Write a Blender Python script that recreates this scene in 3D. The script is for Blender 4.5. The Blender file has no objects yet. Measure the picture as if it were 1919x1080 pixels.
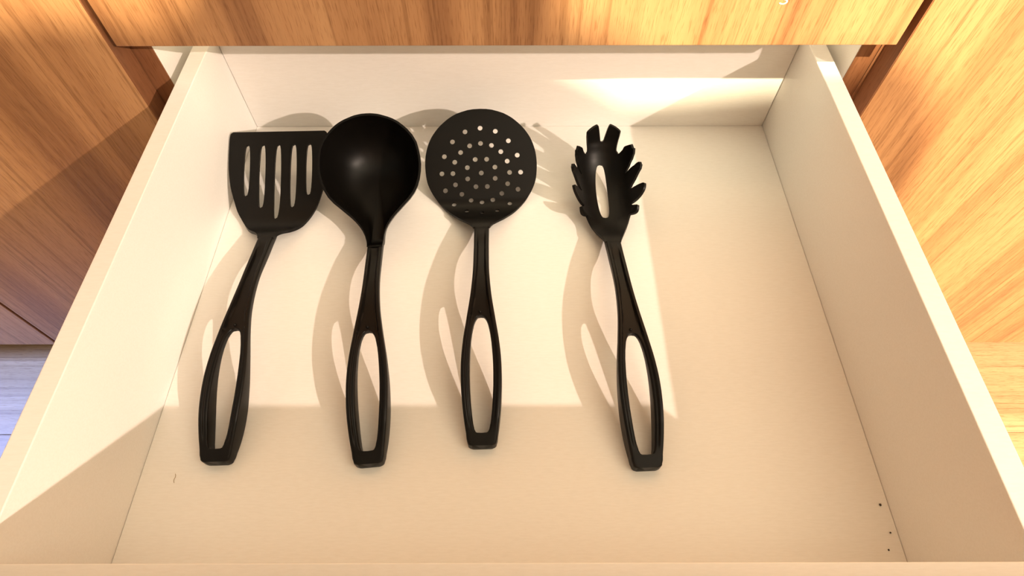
import bpy, bmesh, math, random
import numpy as np
from mathutils import Vector, Matrix
from mathutils.geometry import tessellate_polygon
random.seed(4)
scene = bpy.context.scene
col = scene.collection

# ------------------------------------------------------------------ camera
cam_d = bpy.data.cameras.new('camera'); cam = bpy.data.objects.new('camera', cam_d); col.objects.link(cam)
Rm = Matrix(((0.9999977, 0.0021121, -0.0002208), (-0.0018987, 0.8426688, -0.5384289), (-0.0009512, 0.5384281, 0.8426709)))
cam.matrix_world = Matrix.Translation((0.001876, -0.398941, 0.395542)) @ Rm.to_4x4()
cam_d.sensor_width = 36.0; cam_d.lens = 20.664; cam_d.clip_start = 0.01
scene.camera = cam

# ------------------------------------------------------------------ world, lights, exposure
world = bpy.data.worlds.new('room_ambient'); scene.world = world; world.use_nodes = True
bg = world.node_tree.nodes['Background']
bg.inputs[0].default_value = (1.0, 0.89, 0.67, 1); bg.inputs[1].default_value = 0.335
def lamp(name, loc, energy, colour, radius):
    d = bpy.data.lights.new(name, 'POINT'); d.energy = energy; d.color = colour; d.shadow_soft_size = radius
    o = bpy.data.objects.new(name, d); col.objects.link(o); o.location = loc; return o
lamp('ceiling_lamp_right', (2.531, -2.105, 1.841), 525, (1.0, 0.79, 0.65), 0.024)
lamp('ceiling_lamp_behind', (0.27, -1.66, 2.12), 1180, (1.0, 0.83, 0.54), 0.024)
cl = bpy.data.lights.new('soft_fill', 'AREA'); cl.shape = 'SQUARE'; cl.size = 2.8; cl.energy = 74; cl.color = (1.0, 0.86, 0.62)  # added warm fill lamp, standing in for light bounced around the room
co_ = bpy.data.objects.new('soft_fill', cl); col.objects.link(co_); co_.location = (1.7, -1.45, 2.10); co_.rotation_euler = (math.radians(24), 0, math.radians(25))
wl = bpy.data.lights.new('bluish_floor_fill', 'AREA'); wl.shape = 'SQUARE'; wl.size = 0.24; wl.spread = math.radians(44)  # added narrow daylight-blue beam tinting the left floor
wl.energy = 3.0; wl.color = (0.20, 0.36, 1.0)
wo = bpy.data.objects.new('bluish_floor_fill', wl); col.objects.link(wo); wo.location = (-1.25, -0.20, 0.25)
wo.rotation_euler = (Vector((-0.66, -0.16, -0.40)) - wo.location).to_track_quat('-Z', 'Y').to_euler()
vs = scene.view_settings
vs.view_transform = 'Standard'; vs.look = 'None'; vs.gamma = 1.0; vs.use_curve_mapping = False; vs.exposure = 0.0

# ------------------------------------------------------------------ materials
def new_mat(name):
    m = bpy.data.materials.new(name); m.use_nodes = True
    nt = m.node_tree; b = nt.nodes['Principled BSDF']; return m, nt, b
def mapping(nt, scale, coord='Object', rnd=True):
    tc = nt.nodes.new('ShaderNodeTexCoord'); mp = nt.nodes.new('ShaderNodeMapping')
    mp.inputs['Scale'].default_value = scale
    if rnd:
        oi = nt.nodes.new('ShaderNodeObjectInfo'); mu = nt.nodes.new('ShaderNodeVectorMath'); mu.operation = 'SCALE'
        mu.inputs[0].default_value = (13.1, 7.7, 5.3); nt.links.new(oi.outputs['Random'], mu.inputs['Scale'])
        nt.links.new(mu.outputs[0], mp.inputs['Location'])
    nt.links.new(tc.outputs[coord], mp.inputs['Vector']); return mp
def noise(nt, vec, scale, detail=2, rough=0.5):
    n = nt.nodes.new('ShaderNodeTexNoise'); n.inputs['Scale'].default_value = scale
    n.inputs['Detail'].default_value = detail; n.inputs['Roughness'].default_value = rough
    nt.links.new(vec.outputs[0], n.inputs['Vector']); return n
def ramp(nt, fac, stops):
    r = nt.nodes.new('ShaderNodeValToRGB'); e = r.color_ramp.elements
    while len(e) > 1: e.remove(e[-1])
    e[0].position = stops[0][0]; e[0].color = (*stops[0][1], 1)
    for p, c in stops[1:]:
        k = e.new(p); k.color = (*c, 1)
    nt.links.new(fac, r.inputs[0]); return r
def mix(nt, a, b, fac, mode='MULTIPLY'):
    m = nt.nodes.new('ShaderNodeMix'); m.data_type = 'RGBA'; m.blend_type = mode
    if isinstance(fac, float): m.inputs[0].default_value = fac
    else: nt.links.new(fac, m.inputs[0])
    nt.links.new(a, m.inputs[6]); nt.links.new(b, m.inputs[7]); return m.outputs[2]
def bump(nt, b, h, strength, dist):
    bp = nt.nodes.new('ShaderNodeBump'); bp.inputs['Strength'].default_value = strength; bp.inputs['Distance'].default_value = dist
    nt.links.new(h, bp.inputs['Height']); nt.links.new(bp.outputs[0], b.inputs['Normal'])

def wood_mat(name, tones, axis='z', rough=0.45, gain=1.0):
    m, nt, b = new_mat(name)
    def sc(l, a):
        return {'z': (l, l, a), 'x': (a, l, l)}[axis]
    m1 = mapping(nt, sc(1.0, 0.030)); n1 = noise(nt, m1, 24, 4, 0.6)           # broad colour bands
    r1 = ramp(nt, n1.outputs[0], [(0.30, tones[0]), (0.48, tones[1]), (0.60, tones[2]), (0.75, tones[1])])
    m2 = mapping(nt, sc(1.0, 0.0075)); n2 = noise(nt, m2, 260, 3, 0.6)            # streaks
    r2 = ramp(nt, n2.outputs[0], [(0.34, (0.72, 0.68, 0.64)), (0.46, (0.97, 0.97, 0.97)), (0.60, (1.0, 1.0, 1.0)), (0.75, (1.07, 1.07, 1.06))])
    m3 = mapping(nt, sc(1.0, 0.055)); n3 = noise(nt, m3, 1350, 2, 0.5)            # pores
    r3 = ramp(nt, n3.outputs[0], [(0.35, (0.60, 0.52, 0.45)), (0.46, (1.0, 1.0, 1.0))])
    c = mix(nt, r1.outputs[0], r2.outputs[0], 1.0); c = mix(nt, c, r3.outputs[0], 0.62)
    nt.links.new(c, b.inputs['Base Color'])
    b.inputs['Roughness'].default_value = rough; b.inputs['Specular IOR Level'].default_value = 0.35
    bump(nt, b, n3.outputs[0], 0.12, 0.0004)
    return m
TONES = [(0.230, 0.100, 0.040), (0.395, 0.198, 0.084), (0.460, 0.248, 0.110)]
M_WOOD = wood_mat('veneer_vertical_grain', TONES)
M_EDGE = wood_mat('veneer_edge_band', [(0.17, 0.066, 0.028), (0.225, 0.093, 0.041), (0.265, 0.116, 0.054)])
M_FLOOR = wood_mat('floor_laminate', [(0.27, 0.165, 0.085), (0.34, 0.22, 0.115), (0.40, 0.27, 0.15)], axis='x', rough=0.4)

m, nt, b = new_mat('white_melamine'); M_WHITE = m
mp = mapping(nt, (1, 1, 1)); n = noise(nt, mp, 3.0, 2); r = ramp(nt, n.outputs[0], [(0.3, (0.80, 0.785, 0.755)), (0.7, (0.83, 0.815, 0.785))])
mq = mapping(nt, (0.16, 1, 1)); n2 = noise(nt, mq, 900, 2, 0.6); r2 = ramp(nt, n2.outputs[0], [(0.3, (0.955, 0.95, 0.94)), (0.65, (1, 1, 1))])
c = mix(nt, r.outputs[0], r2.outputs[0], 0.8); nt.links.new(c, b.inputs['Base Color'])
b.inputs['Roughness'].default_value = 0.48; b.inputs['Specular IOR Level'].default_value = 0.4
bump(nt, b, n2.outputs[0], 0.06, 0.0002)

def plain(name, colour, rough, spec=0.5, var=0.12, scale=60):
    m, nt, b = new_mat(name); mp = mapping(nt, (1, 1, 1)); n = noise(nt, mp, scale, 3)
    lo = tuple(x * (1 - var) for x in colour); hi = tuple(min(1, x * (1 + var)) for x in colour)
    r = ramp(nt, n.outputs[0], [(0.3, lo), (0.7, hi)]); nt.links.new(r.outputs[0], b.inputs['Base Color'])
    b.inputs['Roughness'].default_value = rough; b.inputs['Specular IOR Level'].default_value = spec
    return m, nt, b
M_BLACK, nt, b = plain('black_nylon', (0.0026, 0.0020, 0.0015), 0.42, 0.20)
mp = mapping(nt, (1, 1, 1)); n = noise(nt, mp, 1500, 2); bump(nt, b, n.outputs[0], 0.05, 0.0002)
M_CRUMB = plain('dark_crumb', (0.03, 0.02, 0.012), 0.8)[0]
M_PALE = plain('pale_scuff', (0.75, 0.70, 0.55), 0.6)[0]
M_PLINTH = plain('plinth_brown', (0.12, 0.06, 0.03), 0.6)[0]
M_SKIN = plain('skin', (0.55, 0.33, 0.24), 0.5, 0.4)[0]
M_SHIRT = plain('pale_cotton', (0.66, 0.60, 0.52), 0.9, 0.2)[0]
M_TROUSER = plain('denim', (0.05, 0.07, 0.13), 0.9, 0.2)[0]
M_SHOE = plain('shoe_grey', (0.15, 0.15, 0.15), 0.7)[0]
M_HAIR = plain('hair_brown', (0.04, 0.025, 0.015), 0.5)[0]

# ------------------------------------------------------------------ helpers
def tag(o, label=None, category=None, group=None, kind=None):
    if label: o['label'] = label
    if category: o['category'] = category
    if group: o['group'] = group
    if kind: o['kind'] = kind
    return o
def empty(name, loc=(0, 0, 0), rz=0.0):
    o = bpy.data.objects.new(name, None); o.empty_display_size = 0.05
    col.objects.link(o); o.location = loc; o.rotation_euler = (0, 0, rz); return o
def link(name, me, mat, parent=None, loc=(0, 0, 0)):
    if mat is not None and not me.materials: me.materials.append(mat)
    o = bpy.data.objects.new(name, me); col.objects.link(o); o.location = loc
    if parent is not None: o.parent = parent
    return o
def box(name, x0, x1, y0, y1, z0, z1, mat, parent=None, bev=0.0005):
    """axis-aligned panel given by its world bounds, origin at its centre"""
    bm = bmesh.new(); bmesh.ops.create_cube(bm, size=1.0)
    bmesh.ops.scale(bm, vec=(x1 - x0, y1 - y0, z1 - z0), verts=bm.verts)
    bmesh.ops.bevel(bm, geom=list(bm.edges), offset=bev, segments=2, profile=0.5, affect='EDGES')
    me = bpy.data.meshes.new(name); bm.to_mesh(me); bm.free()
    c = Vector(((x0 + x1) / 2, (y0 + y1) / 2, (z0 + z1) / 2))
    if parent is not None: c = c - parent.location
    return link(name, me, mat, parent, c)
def finish(me, angle=40):
    for p in me.polygons: p.use_smooth = True
    me.set_sharp_from_angle(angle=math.radians(angle))
def catmull(pts):
    xs = np.array([p[0] for p in pts]); ys = np.array([p[1] for p in pts])
    m = np.gradient(ys, xs)
    def f(x):
        x = min(max(x, xs[0]), xs[-1]); i = min(max(int(np.searchsorted(xs, x)) - 1, 0), len(xs) - 2)
        h = xs[i + 1] - xs[i]; t = (x - xs[i]) / h
        return float((2*t**3 - 3*t*t + 1)*ys[i] + (t**3 - 2*t*t + t)*h*m[i] + (-2*t**3 + 3*t*t)*ys[i + 1] + (t**3 - t*t)*h*m[i + 1])
    return f
def lin(pts):
    xs = [p[0] for p in pts]; ys = [p[1] for p in pts]
    return lambda x: float(np.interp(x, xs, ys))
def smooth(a, b, x):
    t = min(max((x - a) / (b - a), 0.0), 1.0); return t * t * (3 - 2 * t)

# ------------------------------------------------------------------ the room: floor
YP = -0.0252          # front plane of the cabinet fronts
ZFLOOR = -0.40
fl = box('floor', -2.6, 2.6, -3.0, 0.75, ZFLOOR - 0.05, ZFLOOR - 0.010, M_PLINTH, bev=0.001)
tag(fl, 'wooden laminate floor in front of the cabinets', 'floor', kind='structure')
tag(box('wall_back', -2.6, 2.6, 0.60, 0.70, ZFLOOR - 0.05, 2.25, plain('wall_paint', (0.42, 0.40, 0.37), 0.8, 0.3)[0], bev=0.002), 'grey painted wall behind the cabinets', 'wall', kind='structure')
pw = 0.19; row = 0; y = -2.98
while y < 0.6:
    x = -2.58 + (row * 0.47) % 1.2 - 1.2
    while x < 2.58:
        a, c = max(x, -2.58), min(x + 1.2, 2.58)
        if c - a > 0.05:
            box('plank', a + 0.0003, c - 0.0003, y + 0.0003, y + pw - 0.0003, ZFLOOR - 0.010, ZFLOOR, M_FLOOR, fl, bev=0.0004)
        x += 1.2
    y += pw; row += 1

# ------------------------------------------------------------------ base cabinets
ZB, ZT = -0.332, 0.52         # lower and upper end of the fronts
CY0, CY1 = YP + 0.0205, 0.56   # carcass depth
ZU = 0.1337                   # lower edge of the closed upper drawer
cab = empty('base_cabinet', (0.0, 0.25, ZFLOOR))
tag(cab, 'middle wooden base cabinet the open white drawer slides out of', 'cabinet', 'base cabinets')
box('side_panel', -0.2890, -0.2709, CY0 + 0.001, CY1, ZB, ZT, M_WHITE, cab)
box('side_panel', 0.2677, 0.2822, CY0 + 0.001, CY1, ZB, ZT, M_WHITE, cab)
tag(box('edge_band', -0.2890, -0.2709, CY0, CY0 + 0.001, ZB, ZT, M_EDGE, cab, bev=0.0002), 'brown wooden edge of the side panel')
tag(box('edge_band', 0.2677, 0.2822, CY0, CY0 + 0.001, ZB, ZT, M_EDGE, cab, bev=0.0002), 'brown wooden edge of the side panel')
box('back_panel', -0.2705, 0.2673, CY1 - 0.008, CY1, ZB, ZT, M_WHITE, cab)
box('bottom_panel', -0.2705, 0.2673, CY0 + 0.002, CY1 - 0.009, ZB, ZB + 0.018, M_WHITE, cab)
box('plinth', -0.2885, 0.2818, CY0 + 0.05, CY0 + 0.066, ZFLOOR, ZB - 0.0005, M_PLINTH, cab)
df = box('drawer_front', -0.2814, 0.2783, YP, YP + 0.019, ZU, ZU + 0.165, M_WOOD, cab)
tag(df, 'closed wooden drawer front above the open drawer')
box('drawer_front', -0.2814, 0.2783, YP, YP + 0.019, ZU + 0.169, ZT, M_WOOD, cab)
box('drawer_front', -0.2814, 0.2783, YP, YP + 0.019, ZB, -0.153, M_WOOD, cab)
# small pale scuff near the upper edge of the picture
bm = bmesh.new(); N = 14
for i in range(N):
    a = math.radians(200 + 250 * i / (N - 1))
    for rr in (0.0012, 0.0020):
        for yy in (0.0, -0.0002): bm.verts.new((rr * 1.5 * math.cos(a), yy, rr * math.sin(a)))
bm.verts.ensure_lookup_table(); v = bm.verts
for i in range(N - 1):
    a, c = 4 * i, 4 * i + 4
    for q in ((0, 1, 3, 2), ):
        pass
    bm.faces.new((v[a + 1], v[a + 3], v[c + 3], v[c + 1])); bm.faces.new((v[a], v[c], v[c + 2], v[a + 2]))
    bm.faces.new((v[a], v[a + 1], v[c + 1], v[c])); bm.faces.new((v[a + 2], v[c + 2], v[c + 3], v[a + 3]))
bmesh.ops.recalc_face_normals(bm, faces=bm.faces)
me = bpy.data.meshes.new('scuff'); bm.to_mesh(me); bm.free()
# ray through the scuff's pixel met the front plane here
sc_o = link('scuff', me, M_PALE, df, Vector((0.1843, YP, 0.1667)) - Vector((-0.00155, YP + 0.0095, ZU + 0.0825)))

def side_cabinet(x0, x1, inner_edges, label):
    r = empty('base_cabinet', ((x0 + x1) / 2, 0.25, ZFLOOR)); tag(r, label, 'cabinet', 'base cabinets')
    d = box('door', x0 + 0.0009, x1 - 0.0009, YP, YP + 0.019, ZB, ZT, M_WOOD, r, bev=0.0003)
    for a, c in ((x0, x0 + 0.0008), (x1 - 0.0008, x1)):
        e = box('edge_band', a, c, YP + 0.0003, YP + 0.019, ZB, ZT, M_EDGE, r, bev=0.0002)
        e.location = e.location - d.location; e.parent = d
    for a, c in inner_edges:
        box('side_panel', a, c, CY0 + 0.001, CY1, ZB, ZT, M_WHITE, r)
        box('edge_band', a, c, CY0, CY0 + 0.001, ZB, ZT, M_EDGE, r, bev=0.0002)
    box('plinth', x0, x1, CY0 + 0.05, CY0 + 0.066, ZFLOOR, ZB - 0.0005, M_PLINTH, r)
    return r
side_cabinet(-0.6247, -0.2863, [(-0.6247, -0.6070), (-0.3075, -0.2895)], 'wooden cabinet door left of the open drawer, crossed by a diagonal shadow')
side_cabinet(-1.2247, -0.6280, [(-1.2247, -1.2070), (-0.6457, -0.6280)], 'outermost left cabinet door, only a sliver above the bluish floor')
side_cabinet(0.2845, 0.8845, [(0.2827, 0.2876), (0.8665, 0.8845)], 'brightly lit wooden cabinet door right of the open drawer')
side_cabinet(0.8880, 1.4880, [(0.8880, 0.9060), (1.4700, 1.4880)], 'next wooden cabinet door beyond the brightly lit right one')

# ------------------------------------------------------------------ the open drawer
H = 0.098; YB = 0.0401; YF = -0.3597; HW = 0.245
dr = empty('drawer', (0.0, -0.16, -0.014))
tag(dr, 'open white drawer holding four black kitchen utensils', 'drawer')
g = 0.00025
box('bottom_panel', -HW + g, HW - g, YF + g, YB - g, -0.012, 0.0, M_WHITE, dr, bev=0.0003)
box('side_panel', -HW - 0.0132, -HW, YF - 0.0183, YB + 0.016, -0.014, H, M_WHITE, dr, bev=0.0006)
box('side_panel', HW, HW + 0.0142, YF - 0.0183, YB + 0.016, -0.014, H, M_WHITE, dr, bev=0.0006)
box('back_panel', -HW + 0.0003, HW - 0.0003, YB, YB + 0.015, -0.012, H - 0.001, M_WHITE, dr, bev=0.0005)
box('front_wall', -HW + 0.0003, HW - 0.0003, YF - 0.018, YF, -0.012, H, M_WHITE, dr, bev=0.0005)
box('front_panel', -0.2814, 0.2783, YF - 0.0375, YF - 0.0186, -0.150, 0.1325, M_WOOD, dr)

# ------------------------------------------------------------------ utensil handles (one design, four times)
U0 = -0.18
w_out = catmull([(-0.2764, 0.0070), (-0.2758, 0.0086), (-0.2740, 0.0097), (-0.268, 0.0108), (-0.2507, 0.0131), (-0.2345, 0.01415), (-0.221, 0.0141),
                 (-0.207, 0.0130), (-0.189, 0.0105), (-0.17, 0.0080), (-0.146, 0.0063), (-0.125, 0.0060), (-0.1025, 0.00605), (-0.09, 0.0062), (-0.080, 0.0060)])
h_in = lin([(-0.3, 0), (-0.2687, 0), (-0.26845, 0.0026), (-0.2678, 0.0040), (-0.2660, 0.0050), (-0.262, 0.0059), (-0.254, 0.0070), (-0.246, 0.0077), (-0.238, 0.00815),
            (-0.229, 0.0083), (-0.221, 0.0082), (-0.213, 0.0078), (-0.205, 0.0072), (-0.198, 0.0063), (-0.192, 0.0050), (-0.189, 0.0039), (-0.187, 0.0027),
            (-0.186, 0.0016), (-0.1855, 0), (0, 0)])
z_top = catmull([(-0.2764, 0.0088), (-0.27, 0.0110), (-0.26, 0.0150), (-0.248, 0.0192), (-0.23, 0.0231), (-0.2055, 0.0264), (-0.177, 0.0281), (-0.143, 0.0250),
                 (-0.11, 0.0184), (-0.098, 0.0156), (-0.092, 0.0136), (-0.088, 0.0112), (-0.080, 0.0060)])
z_bot = catmull([(-0.2764, 0.0), (-0.262, 0.0002), (-0.252, 0.0020), (-0.242, 0.0050), (-0.23, 0.0098), (-0.212, 0.0162), (-0.192, 0.0202), (-0.177, 0.0215),
                 (-0.156, 0.0205), (-0.135, 0.0175), (-0.117, 0.0128), (-0.09, 0.0068), (-0.080, 0.0042)])
def handle_mesh(u_end=-0.0865):
    us = [-0.2764, -0.2762, -0.2758, -0.275, -0.274, -0.272, -0.270, -0.2687, -0.26845, -0.2681, -0.2678, -0.2670, -0.2660, -0.264, -0.262]
    us += list(np.arange(-0.259, -0.1925, 0.003)) + [-0.192, -0.1905, -0.189, -0.188, -0.187, -0.1864, -0.186, -0.1857, -0.1855]
    us += list(np.arange(-0.183, u_end - 0.001, 0.0035)) + [u_end]
    bm = bmesh.new(); K = 4
    rings = {}
    for side in (-1, 1):
        rs = []
        for u in us:
            W, h, zt, zb = w_out(u), h_in(u), z_top(u), z_bot(u)
            if h >= W - 0.002: h = W - 0.002
            if u_end < -0.095: zt -= 0.0032 * smooth(-0.1045, -0.0985, u)
            r = min(0.0015, 0.3 * (zt - zb), 0.35 * (W - h)); ri = r * min(1.0, h / 0.002)
            ch = 0.0026 * smooth(-0.098, -0.118, u) * (1 - 0.45 * smooth(-0.1855, -0.195, u)) * (1 - smooth(-0.258, -0.266, u))
            def zc(v): return zt - ch * smooth(0.0024, 0.0036, W - v)
            pts = []
            for k in range(K + 1):                       # bottom outer corner
                a = math.pi * 0.5 * k / K; pts.append((W - r + r * math.sin(a), zb + r - r * math.cos(a)))
            for k in range(K + 1):                       # top outer corner
                a = math.pi * 0.5 * k / K; pts.append((W - r + r * math.cos(a), zt - r + r * math.sin(a)))
            for k in range(1, 8):                        # top with channel
                v = (W - r) + ((h + ri) - (W - r)) * k / 8; pts.append((v, zc(v)))
            top_in = len(pts)
            zi = zc(h + ri)
            for k in range(K + 1):
                a = math.pi * 0.5 * k / K; pts.append((h + ri - ri * math.sin(a), zi - ri + ri * math.cos(a)))
            top_end = len(pts) - 1
            for k in range(K + 1):
                a = math.pi * 0.5 * k / K; pts.append((h + ri - ri * math.cos(a), zb + ri - ri * math.sin(a)))
            rs.append(([bm.verts.new((side * p[0], u - U0, p[1])) for p in pts], h))
        for (A, ha), (B, hb) in zip(rs, rs[1:]):
            n = len(A)
            for i in range(n):
                j = (i + 1) % n
                if i >= top_in and i < n - 1 and ha <= 1e-7 and hb <= 1e-7: continue
                bm.faces.new((A[i], A[j], B[j], B[i]))
        bm.faces.new(rs[0][0]); bm.faces.new(rs[-1][0])
    bmesh.ops.remove_doubles(bm, verts=bm.verts, dist=2e-6)
    bmesh.ops.dissolve_degenerate(bm, edges=bm.edges, dist=1e-6)
    # moulding pip at the head of the grip opening
    q = bmesh.ops.create_icosphere(bm, subdivisions=2, radius=0.0011)
    bmesh.ops.translate(bm, verts=q['verts'], vec=(-0.0006, -0.1830 - U0, z_top(-0.183) - 0.0023))
    bmesh.ops.recalc_face_normals(bm, faces=bm.faces)
    me = bpy.data.meshes.new('handle'); bm.to_mesh(me); bm.free(); finish(me, 45); me.materials.append(M_BLACK); return me
HANDLE = handle_mesh(); HANDLE_SHORT = handle_mesh(-0.0990)

def sheet(name, outline, holes, fmap, thick, step=0.003):
    """outline and holes in flat (v, s); fmap(v, s) -> (point, normal); a moulded sheet of the given thickness"""
    loops = [outline] + holes
    flat = [Vector((p[0], p[1], 0)) for l in loops for p in l]
    tris = tessellate_polygon([[Vector((p[0], p[1], 0)) for p in l] for l in loops])
    bm = bmesh.new(); vs_ = [bm.verts.new(p) for p in flat]
    for t in tris:
        try: bm.faces.new([vs_[i] for i in t])
        except ValueError: pass
    lo = [min(p[k] for p in flat) for k in (0, 1)]; hi = [max(p[k] for p in flat) for k in (0, 1)]
    for k in (0, 1):
        c = lo[k] + step * 0.37
        while c < hi[k]:
            co = [0, 0, 0]; co[k] = c; no = [0, 0, 0]; no[k] = 1
            bmesh.ops.bisect_plane(bm, geom=list(bm.verts) + list(bm.edges) + list(bm.faces), plane_co=co, plane_no=no, dist=1e-6)
            c += step
    bmesh.ops.remove_doubles(bm, verts=bm.verts, dist=1e-6)
    bm.normal_update()
    if bm.faces and sum(f.normal.z for f in bm.faces) < 0: bmesh.ops.reverse_faces(bm, faces=bm.faces)
    bm.verts.index_update()
    V = [(v.co.x, v.co.y) for v in bm.verts]; F = [[v.index for v in f.verts] for f in bm.faces]
    E = []
    for e in bm.edges:
        if len(e.link_faces) == 1:
            f = e.link_faces[0]; l = [l for l in f.loops if l.edge == e][0]
            E.append((l.vert.index, l.link_loop_next.vert.index))
    bm.free(); n = len(V); top, bot = [], []
    for v, s in V:
        P, N = fmap(v, s); top.append(tuple(P)); bot.append(tuple(P - N * thick))
    faces = F + [[i + n for i in reversed(f)] for f in F] + [[b_, a_, a_ + n, b_ + n] for a_, b_ in E]
    me = bpy.data.meshes.new(name); me.from_pydata(top + bot, [], faces); me.update(); finish(me, 50)
    me.materials.append(M_BLACK); return me
def profile(pts):
    """centre line (u, z) -> function of arc length giving point and unit tangent"""
    f = catmull(pts); us = np.linspace(pts[0][0], pts[-1][0], 400); zs = np.array([f(u) for u in us])
    s = np.concatenate([[0], np.cumsum(np.hypot(np.diff(us), np.diff(zs)))])
    def g(x):
        x = min(max(x, 0), s[-1]); u = float(np.interp(x, s, us)); z = float(np.interp(x, s, zs))
        a, b_ = max(x - 4e-4, 0), min(x + 4e-4, s[-1])
        du = np.interp(b_, s, us) - np.interp(a, s, us); dz = np.interp(b_, s, zs) - np.interp(a, s, zs); L = math.hypot(du, dz)
        return u, z, du / L, dz / L
    return g, float(s[-1]), lambda u: float(np.interp(u, us, s))
def ellipse(cx, cy, rx, ry, n=12):
    return [(cx + rx * math.cos(2 * math.pi * i / n), cy + ry * math.sin(2 * math.pi * i / n)) for i in range(n)]
def leaf(cx, s0, s1, w, n=14, lean=0.0, power=0.55):
    pts = []
    for i in range(n + 1):
        t = i / n; pts.append((cx + lean * (t - .5) + w * max(math.sin(math.pi * t), 0) ** power, s0 + (s1 - s0) * (0.5 - 0.5 * math.cos(math.pi * t))))
    for i in range(n - 1, 0, -1):
        t = i / n; pts.append((cx + lean * (t - .5) - w * max(math.sin(math.pi * t), 0) ** power, s0 + (s1 - s0) * (0.5 - 0.5 * math.cos(math.pi * t))))
    return pts
def utensil(name, label, x, shift, deg, handle=None):
    r = empty(name, (x, U0 + shift, 0.0), math.radians(deg)); tag(r, label, 'utensil')
    link('handle', handle or HANDLE, None, r); return r

# --- skimmer with a perforated disc
sk = utensil('skimmer', 'black skimmer with a round perforated disc, second from the right', -0.0208, 0.0, 1.53)
g, S, s_of = profile([(-0.096, 0.0150), (-0.090, 0.0138), (-0.085, 0.0118), (-0.080, 0.0088), (-0.074, 0.0058), (-0.068, 0.0040), (-0.062, 0.0036), (-0.057, 0.0049), (-0.052, 0.0080),
                      (-0.044, 0.0140), (-0.030, 0.0247), (-0.015, 0.0362), (0.0, 0.0477), (0.008, 0.0538)])
dw = catmull([(0.0, 0.0068), (0.0036, 0.0090), (0.0074, 0.0130), (0.0122, 0.0176), (0.0188, 0.0217), (0.0261, 0.0272), (0.0322, 0.0319), (0.0407, 0.0389), (0.0478, 0.0435),
              (0.057, 0.0472), (0.0650, 0.0483), (0.073, 0.0485), (0.0845, 0.0468), (0.0981, 0.0405), (0.1071, 0.0323), (0.1125, 0.0250), (0.1157, 0.0185), (0.1180, 0.0105)])
half = [(dw(t), t) for t in list(np.arange(0, 0.098, 0.0022)) + list(np.linspace(0.0982, 0.1180, 14))] + [(0.0055, 0.1187)]
outline = half + [(0, 0.1189)] + [(-v, t) for v, t in reversed(half)]
sc = 0.0642
holes = [ellipse(0, sc, 0.0021, 0.0021)]
for n, rv, rs_, off in ((8, 0.0130, 0.0127, 0.5), (16, 0.0247, 0.0254, 0), (16, 0.0343, 0.0384, 0)):
    for i in range(n):
        a = 2 * math.pi * (i + off) / n; holes.append(ellipse(rv * math.sin(a), sc + rs_ * math.cos(a), 0.0021, 0.0021))
def fm(v, s):
    u, z, tu, tz = g(s); return Vector((v, u - U0, z)), Vector((0, -tz, tu))
link('perforated_disc', sheet('perforated_disc', outline, holes, fm, 0.0017, 0.0035), None, sk)

# --- slotted spatula
sp = utensil('slotted_spatula', 'black slotted spatula with a wide straight-edged blade, leftmost utensil', -0.1966, -0.0105, 1.45)
g2, S2, s_of2 = profile([(-0.096, 0.0150), (-0.092, 0.0142), (-0.088, 0.0125), (-0.084, 0.0095), (-0.080, 0.0072), (-0.075, 0.0058), (-0.069, 0.0060), (-0.060, 0.0085), (-0.040, 0.0170),
                         (-0.020, 0.0262), (0.0046, 0.0374)])
half = [(0.0064, 0.0), (0.0072, 0.0030), (0.0092, 0.0062), (0.0124, 0.0096), (0.0162, 0.0132), (0.0202, 0.0176), (0.0238, 0.0222), (0.0266, 0.0262), (0.0290, 0.0300), (0.0318, 0.0345), (0.0340, 0.0393), (0.0372, 0.0489),
        (0.0400, 0.0584), (0.0415, 0.0679), (0.0422, 0.0750), (0.0425, 0.0823), (0.0426, 0.0920), (0.0425, 0.1017), (0.0421, 0.1058), (0.0412, 0.1074), (0.0395, 0.1083)]
for _ in range(2):
    half = [half[0]] + [q for a, c in zip(half, half[1:]) for q in ((a[0] * .75 + c[0] * .25, a[1] * .75 + c[1] * .25), (a[0] * .25 + c[0] * .75, a[1] * .25 + c[1] * .75))] + [half[-1]]
outline = half + [(x, 0.1083) for x in np.linspace(0.03, -0.03, 7)] + [(-p[0], p[1]) for p in reversed(half)]
slots = []
for k, (lo_, w) in enumerate(((-0.0490, 0.0028), (-0.0590, 0.0029), (-0.0690, 0.0030), (-0.0590, 0.0029), (-0.0490, 0.0028))):
    slots.append(leaf(-0.0268 + 0.0134 * k, s_of2(lo_), s_of2(-0.0072), w, 12, 0.0, 0.5))
def fm2(v, s):
    u, z, tu, tz = g2(s); return Vector((v, u - U0, z + 0.0000)), Vector((0, -tz, tu))
link('slotted_blade', sheet('slotted_blade', outline, slots, fm2, 0.0024, 0.0035), None, sp)

# --- ladle
la = utensil('ladle', 'black ladle with a deep round bowl overlapping the spatula blade', -0.1013, -0.0125, 5.1, HANDLE_SHORT)
rimw = catmull([(-0.008, 0.0062), (-0.004, 0.0064), (0.0001, 0.0069), (0.0066, 0.0086), (0.013, 0.0122), (0.0196, 0.0178), (0.0261, 0.0245), (0.0348, 0.0332), (0.0435, 0.0381), (0.0521, 0.0406), (0.0609, 0.0416),
                (0.0696, 0.0409), (0.0804, 0.0383), (0.0913, 0.0303), (0.0968, 0.0237), (0.0995, 0.0188), (0.1022, 0.0115)])
ts = [-0.008, -0.006, -0.004, -0.002, 0.000, 0.004, 0.008, 0.012, 0.016, 0.020, 0.024, 0.028, 0.032, 0.037, 0.042, 0.048, 0.054, 0.060, 0.066, 0.072, 0.078, 0.084, 0.089, 0.0925, 0.0955, 0.097, 0.0985, 0.0998, 0.1008, 0.1016, 0.1022]
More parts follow.
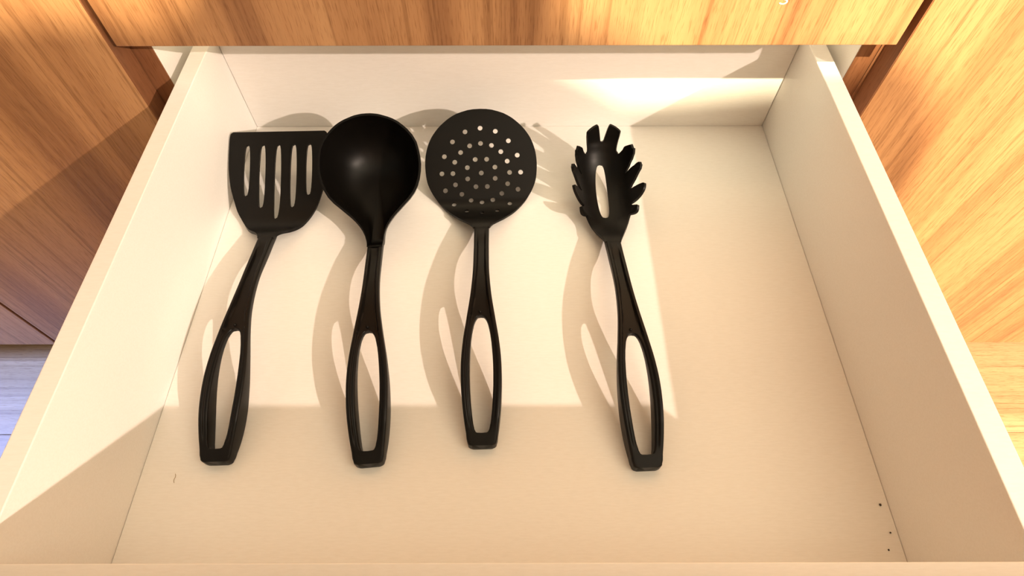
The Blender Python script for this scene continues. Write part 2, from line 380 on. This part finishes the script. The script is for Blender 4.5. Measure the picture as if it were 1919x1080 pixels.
rim = [(rimw(t), t) for t in ts] + [(0.0093, 0.1028), (0.0066, 0.1033), (0.0036, 0.1037), (0.0, 0.1038)] 
rim = rim + [(-a, t) for a, t in reversed(rim[:-1])]
ca, sa = math.cos(math.atan(0.6)), math.sin(math.atan(0.6)); TC = 0.060; DEPTH = 0.047
def ladle_pt(v, t, n):
    return Vector((v, -0.098 + t * ca - n * sa - U0, 0.0165 + t * sa + n * ca + 0.0050 * (max(0.0, -t) / 0.008) ** 1.2))
verts, faces, NS = [], [], 18
for shell in (0, 1):
    for j in range(NS + 1):
        s = math.sin(0.5 * math.pi * j / NS)
        for (v, t) in rim:
            dv, dt = v, t - TC; L = math.hypot(dv, dt); off = 0.0 if shell == 0 else 0.0018
            k = (L - off * s) / L if shell == 0 else (L + 0.0) / L
            # inner shell sits inside the outer one
            k = 1.0 if shell == 1 else 1.0 - 0.0018 / L
            neck = smooth(0.020, -0.002, t) * s
            n = -(DEPTH - (0.0018 if shell == 0 else 0)) * max(1 - s ** 2.3, 0) ** 0.62
            lim = 0.93 * (0.0165 + (TC + dt * s * k) * sa - 0.0015) / ca - (0.0018 if shell == 0 else 0)
            n = -1.0 / ((1 / max(-n, 1e-6)) ** 5 + (1 / max(lim, 1e-4)) ** 5) ** 0.2
            verts.append(ladle_pt(dv * s * k, TC + dt * s * k, n))
NR = len(rim); half_n = (NS + 1) * NR
for shell in (0, 1):
    o = shell * half_n
    for j in range(NS):
        for i in range(NR):
            a, c = o + j * NR + i, o + j * NR + (i + 1) % NR
            q = [a, c, c + NR, a + NR]; faces.append(q if shell == 0 else q[::-1])
for i in range(NR):
    a, c = NS * NR + i, NS * NR + (i + 1) % NR; faces.append([a, c, c + half_n, a + half_n])
me = bpy.data.meshes.new('bowl'); me.from_pydata([tuple(p) for p in verts], [], faces)
bm = bmesh.new(); bm.from_mesh(me); bmesh.ops.remove_doubles(bm, verts=bm.verts, dist=1e-6); bmesh.ops.recalc_face_normals(bm, faces=bm.faces); bm.to_mesh(me); bm.free()
finish(me, 55); me.materials.append(M_BLACK); link('bowl', me, None, la)

# --- pasta server
pa = utensil('pasta_server', 'black toothed pasta server with an oval drain hole, rightmost utensil', 0.0872, -0.015, 2.1)
g3, S3, s_of3 = profile([(-0.096, 0.0150), (-0.090, 0.0136), (-0.084, 0.0112), (-0.076, 0.0078), (-0.068, 0.0056), (-0.058, 0.0045), (-0.046, 0.0046), (-0.034, 0.0060), (-0.024, 0.0090), (-0.015, 0.0140),
                         (-0.008, 0.0205), (-0.003, 0.0280), (0.0005, 0.0370), (0.002, 0.0470), (0.003, 0.0560)])
s_c = s_of3(-0.042); s_tip = s_of3(0.0018)
def lateral(v):
    a = abs(v); rb = 0.0235; amax = math.radians(64)
    if a < rb * amax: x, z, th = rb * math.sin(a / rb), rb * (1 - math.cos(a / rb)), a / rb
    else:
        d = a - rb * amax; x = rb * math.sin(amax) + d * math.cos(amax); z = rb * (1 - math.cos(amax)) + d * math.sin(amax); th = amax
    return math.copysign(x, v), z, math.copysign(th, v)
def fm3(v, s):
    u, z, tu, tz = g3(s); flat = smooth(s_of3(-0.088), s_of3(-0.066), s)
    x, zl, th = lateral(v); x = v * (1 - flat) + x * flat; zl *= flat; th *= flat
    N = Vector((0, -tz, tu)); P = Vector((x, u - U0, z)) + N * zl
    n = N * math.cos(th) + Vector((-math.sin(th), 0, 0)); return P, n.normalized()
teeth = [(19, 27, 44.5, 0.0235), (46, 57, 85, 0.0212), (87, 101, 123, 0.0198), (124.5, 130.5, 143, 0.0110)]   # start, tip, end angle, length
def body_r(phi):
    a, f_, b_ = 0.0243, s_tip - 0.0135 - s_c, 0.0440
    c, s = math.cos(phi), math.sin(phi); l = f_ if c > 0 else b_
    return 1 / math.sqrt((s / a) ** 2 + (c / l) ** 2)
def rad_at(deg):
    r = body_r(math.radians(deg)); best = 0
    x = abs(deg - 8.3) / 6.2
    if x < 1.25: best = 0.0175 * (1 - smooth(0.66, 1.18, x))
    for a0, a1, a2, L in teeth:
        if a0 < deg <= a1: best = max(best, L * smooth(a0, a1 - 0.5, deg) if deg < a1 - 0.5 else L)
        elif a1 < deg < a2: best = max(best, L * (1 - ((deg - a1) / (a2 - a1)) ** 2.8))
    return r + best
halfp = []
for d in list(np.arange(0.0, 144, 0.75)):
    rr = rad_at(d); skew = 0.0
    ph = math.radians(d); v = rr * math.sin(ph); s = s_c + rr * math.cos(ph)
    s += (0.30 if d < 84 else 0.02) * (rr - body_r(ph)) * math.sin(ph) ** 2      # side teeth hook forwards
    halfp.append((v, s))
v_e, s_e = halfp[-1]
s_k = s_e
for t in (0.12, 0.25, 0.4, 0.55, 0.7, 0.85, 1.0):
    halfp.append((v_e + (0.0064 - v_e) * (1.12 * t - 0.12 * t * t) ** 0.95, s_k * (1 - t)))
outline = [(-v, s) for v, s in halfp[:0:-1]] + halfp
outline = outline[::-1]
slot = [leaf(-0.0010, s_of3(-0.0635), s_of3(-0.0125), 0.0050, 16, 0.0, 0.55)]
link('toothed_head', sheet('toothed_head', outline, slot, fm3, 0.0022, 0.0028), None, pa)

# ------------------------------------------------------------------ specks on the drawer floor
def crumb(x, y, r, label):
    bm = bmesh.new(); bmesh.ops.create_icosphere(bm, subdivisions=2, radius=r)
    for v in bm.verts: v.co *= 1 + random.uniform(-.3, .3)
    lo_ = min(v.co.z for v in bm.verts) * 0.6
    for v in bm.verts: v.co.z = v.co.z * 0.6 - lo_
    me = bpy.data.meshes.new('crumb'); bm.to_mesh(me); bm.free()
    tag(link('crumb', me, M_CRUMB, None, (x, y, 0)), label, 'crumb', 'crumbs along the right drawer wall')
crumb(0.2392, -0.3130, 0.00075, 'largest dark crumb beside the right drawer wall')
crumb(0.2400, -0.3300, 0.00055, 'tiny brown crumb touching the seam of the right drawer wall')
crumb(0.2355, -0.3400, 0.00055, 'tiny dark crumb on the drawer floor nearest the front right corner')
bm = bmesh.new(); pts = [(0, 0.0032, 0), (0.0006, 0.002, 0), (0.0007, 0.0008, 0), (0.0003, -0.0004, 0), (0.0004, -0.0016, 0), (0.0010, -0.0028, 0)]
prev = None
for p in pts:
    ring = [bm.verts.new((p[0] + 0.00022 * math.cos(a), p[1], 0.00022 + 0.00022 * math.sin(a))) for a in (0.0, 2.09, 4.19)]
    if prev:
        for i in range(3): bm.faces.new((prev[i], prev[(i + 1) % 3], ring[(i + 1) % 3], ring[i]))
    else: bm.faces.new(ring)
    prev = ring
bm.faces.new(prev[::-1]); bmesh.ops.recalc_face_normals(bm, faces=bm.faces)
me = bpy.data.meshes.new('lint_thread'); bm.to_mesh(me); bm.free()
tag(link('lint_thread', me, plain('lint_tan', (0.42, 0.33, 0.22), 0.9)[0], None, (-0.2220, -0.2955, 0)), 'short curled thread of lint left of the spatula handle end', 'lint')

# ------------------------------------------------------------------ the photographer behind the camera, whose shadow falls on the fronts
per = empty('person', (0.0, -0.88, ZFLOOR))
tag(per, 'person in a pale jacket bending towards the open drawer, seen only by the shadow', 'person')
B = per.location
nodes = {}; order = []; edges = []
def nd(n, x, y, z, rx, ry=None, par=None):
    nodes[n] = len(order); order.append((Vector((x, y, z)) - B, rx, ry or rx))
    if par: edges.append((nodes[par], nodes[n]))
PX = 0.0
nd('pelvis', PX, -0.92, 0.47, .17, .12)
nd('waist', PX, -0.85, 0.58, .13, .13, 'pelvis')
nd('chest', PX, -0.75, 0.71, .13, .13, 'waist')
nd('upper', PX + 0.01, -0.700, 0.800, .070, .070, 'chest')
nd('neck', 0.055, -0.640, 0.890, .068, .068, 'upper')
nd('jaw', 0.056, -0.595, 0.950, .080, .085, 'neck')
nd('skull', 0.056, -0.565, 1.015, .096, .105, 'jaw')
nd('crown', 0.056, -0.565, 1.070, .075, .080, 'skull')
for sx, n in ((-1, 'l'), (1, 'r')):
    nd('sh' + n, PX + sx * 0.225, -0.700, 0.810, .060, .060, 'upper')
    nd('el' + n, PX + (0.238 if sx > 0 else -0.325), -0.72, 0.545, .055, .055, 'sh' + n)
    nd('wr' + n, PX + sx * 0.225, -0.745, 0.32, .040, .040, 'el' + n)
    nd('pa' + n, PX + sx * 0.215, -0.745, 0.26, .033, .020, 'wr' + n)
    for k, (oy, ln) in enumerate(((-0.034, .060), (-0.012, .072), (0.010, .078), (0.032, .068))):
        nd('f%d' % k + n, PX + sx * 0.220, -0.740 + oy, 0.215, .009, .009, 'pa' + n)
        nd('g%d' % k + n, PX + sx * 0.212, -0.736 + oy, 0.215 - ln * .5, .008, .008, 'f%d' % k + n)
        nd('h%d' % k + n, PX + sx * 0.200, -0.734 + oy, 0.215 - ln, .007, .007, 'g%d' % k + n)
    nd('t0' + n, PX + sx * 0.205, -0.700, 0.255, .010, .010, 'pa' + n)
    nd('t1' + n, PX + sx * 0.195, -0.682, 0.222, .009, .009, 't0' + n)
    nd('hi' + n, PX + sx * 0.095, -0.92, 0.41, .09, .095, 'pelvis')
    nd('kn' + n, PX + sx * 0.105, -0.86, 0.03, .058, .060, 'hi' + n)
    nd('an' + n, PX + sx * 0.110, -0.91, -0.325, .038, .042, 'kn' + n)
    nd('to' + n, PX + sx * 0.120, -0.76, -0.362, .040, .034, 'an' + n)
me = bpy.data.meshes.new('body'); me.from_pydata([tuple(o[0]) for o in order], edges, [])
tmp = bpy.data.objects.new('body_skeleton', me); col.objects.link(tmp)
sm = tmp.modifiers.new('skin', 'SKIN'); ss = tmp.modifiers.new('sub', 'SUBSURF'); ss.levels = 2; ss.render_levels = 2
for i, o in enumerate(order):
    sv = me.skin_vertices[0].data[i]; sv.radius = (o[1], o[2]); sv.use_root = (i == 0)
dg = bpy.context.evaluated_depsgraph_get()
bme = bpy.data.meshes.new_from_object(tmp.evaluated_get(dg)); bpy.data.objects.remove(tmp)
bme.name = 'body'; bme.materials.clear()
for mm in (M_SKIN, M_SHIRT, M_TROUSER, M_SHOE): bme.materials.append(mm)
for p in bme.polygons:
    p.use_smooth = True; w = p.center + B
    if w.z > 0.86: p.material_index = 0
    elif w.z < -0.33: p.material_index = 3
    elif w.z < 0.50 and abs(w.x) < 0.19 and w.y < -0.70: p.material_index = 2
    elif w.z < 0.36: p.material_index = 0
    else: p.material_index = 1
zmin = min(v.co.z for v in bme.vertices)
for v in bme.vertices:
    if v.co.z < 0.06: v.co.z = max(v.co.z, 0.0) if zmin < 0 else v.co.z
body = link('body', bme, None, per)
# loose pale jacket: trunk, shoulder yoke, collar and sleeves
bm = bmesh.new(); NV = 24
def loft(sections):
    prev = None
    for q, (c, rx, ry) in enumerate(sections):
        a0 = Vector(sections[max(q - 1, 0)][0]); a1 = Vector(sections[min(q + 1, len(sections) - 1)][0]); tg = (a1 - a0).normalized()
        e1 = Vector((1, 0, 0)) if abs(tg.x) < 0.8 else Vector((0, 1, 0))
        e1 = (e1 - tg * e1.dot(tg)).normalized(); e2 = tg.cross(e1)
        ring = [bm.verts.new(Vector(c) - B + e1 * rx * math.cos(2 * math.pi * i / NV) + e2 * ry * math.sin(2 * math.pi * i / NV)) for i in range(NV)]
        if prev:
            for i in range(NV): bm.faces.new((prev[i], prev[(i + 1) % NV], ring[(i + 1) % NV], ring[i]))
        else: bm.faces.new(ring[::-1])
        prev = ring
    bm.faces.new(prev)
loft([((0, -0.935, 0.400), .195, .130), ((0, -0.90, 0.48), .220, .130), ((0, -0.85, 0.58), .230, .130), ((0, -0.80, 0.66), .238, .125), ((0, -0.755, 0.73), .240, .110), ((0, -0.715, 0.80), .230, .080), ((0, -0.705, 0.83), .20, .05)])
loft([((x, -0.70, 0.823), r, r) for x, r in ((-0.335, .020), (-0.327, .055), (-0.305, .076), (-0.26, .088), (-0.20, .092), (-0.10, .093), (-0.04, .092), (0.03, .092), (0.115, .094), (0.135, .090), (0.155, .083), (0.173, .076), (0.20, .076), (0.25, .0800), (0.284, .0800), (0.305, .070), (0.320, .054), (0.331, .034), (0.336, .012))])
loft([((0.050, -0.69, 0.83), .090, .080), ((0.054, -0.665, 0.87), .074, .070), ((0.057, -0.640, 0.91), .068, .066), ((0.057, -0.625, 0.94), .066, .066)])
loft([((0.252, -0.70, 0.82), .076, .070), ((0.250, -0.706, 0.77), .072, .066), ((0.244, -0.715, 0.68), .060, .060), ((0.238, -0.72, 0.545), .056, .056), ((0.232, -0.735, 0.43), .048, .048), ((0.226, -0.745, 0.33), .040, .040)])
loft([((-0.255, -0.70, 0.81), .074, .074), ((-0.29, -0.715, 0.68), .080, .080), ((-0.325, -0.72, 0.545), .080, .080), ((-0.28, -0.735, 0.43), .060, .060), ((-0.228, -0.745, 0.33), .042, .042)])
bmesh.ops.recalc_face_normals(bm, faces=bm.faces); jm = bpy.data.meshes.new('jacket'); bm.to_mesh(jm); bm.free(); finish(jm, 60); link('jacket', jm, M_SHIRT, per)
def blob(name, c, r, mat, cut=None):
    bm = bmesh.new(); bmesh.ops.create_uvsphere(bm, u_segments=20, v_segments=14, radius=1.0)
    for v in bm.verts: v.co = Vector((v.co.x * r[0], v.co.y * r[1], v.co.z * r[2]))
    if cut: bmesh.ops.bisect_plane(bm, geom=list(bm.verts) + list(bm.edges) + list(bm.faces), plane_co=cut[0], plane_no=cut[1], clear_outer=True)
    me = bpy.data.meshes.new(name); bm.to_mesh(me); bm.free(); finish(me, 60); return link(name, me, mat, per, Vector(c) - B)
blob('hair', (0.055, -0.575, 1.035), (.085, .100, .100), M_HAIR, ((0, 0.02, -0.01), (0, 0.75, -0.66)))
for sx in (-1, 1):
    blob('eye', (0.055 + sx * 0.030, -0.474, 1.000), (.011, .008, .008), M_PALE)
    blob('ear', (0.055 + sx * 0.080, -0.570, 0.995), (.010, .020, .030), M_SKIN)
blob('nose', (0.055, -0.468, 0.975), (.014, .018, .022), M_SKIN)
blob('mouth', (0.055, -0.492, 0.940), (.022, .012, .007), plain('lips', (0.45, 0.18, 0.15), 0.5)[0])
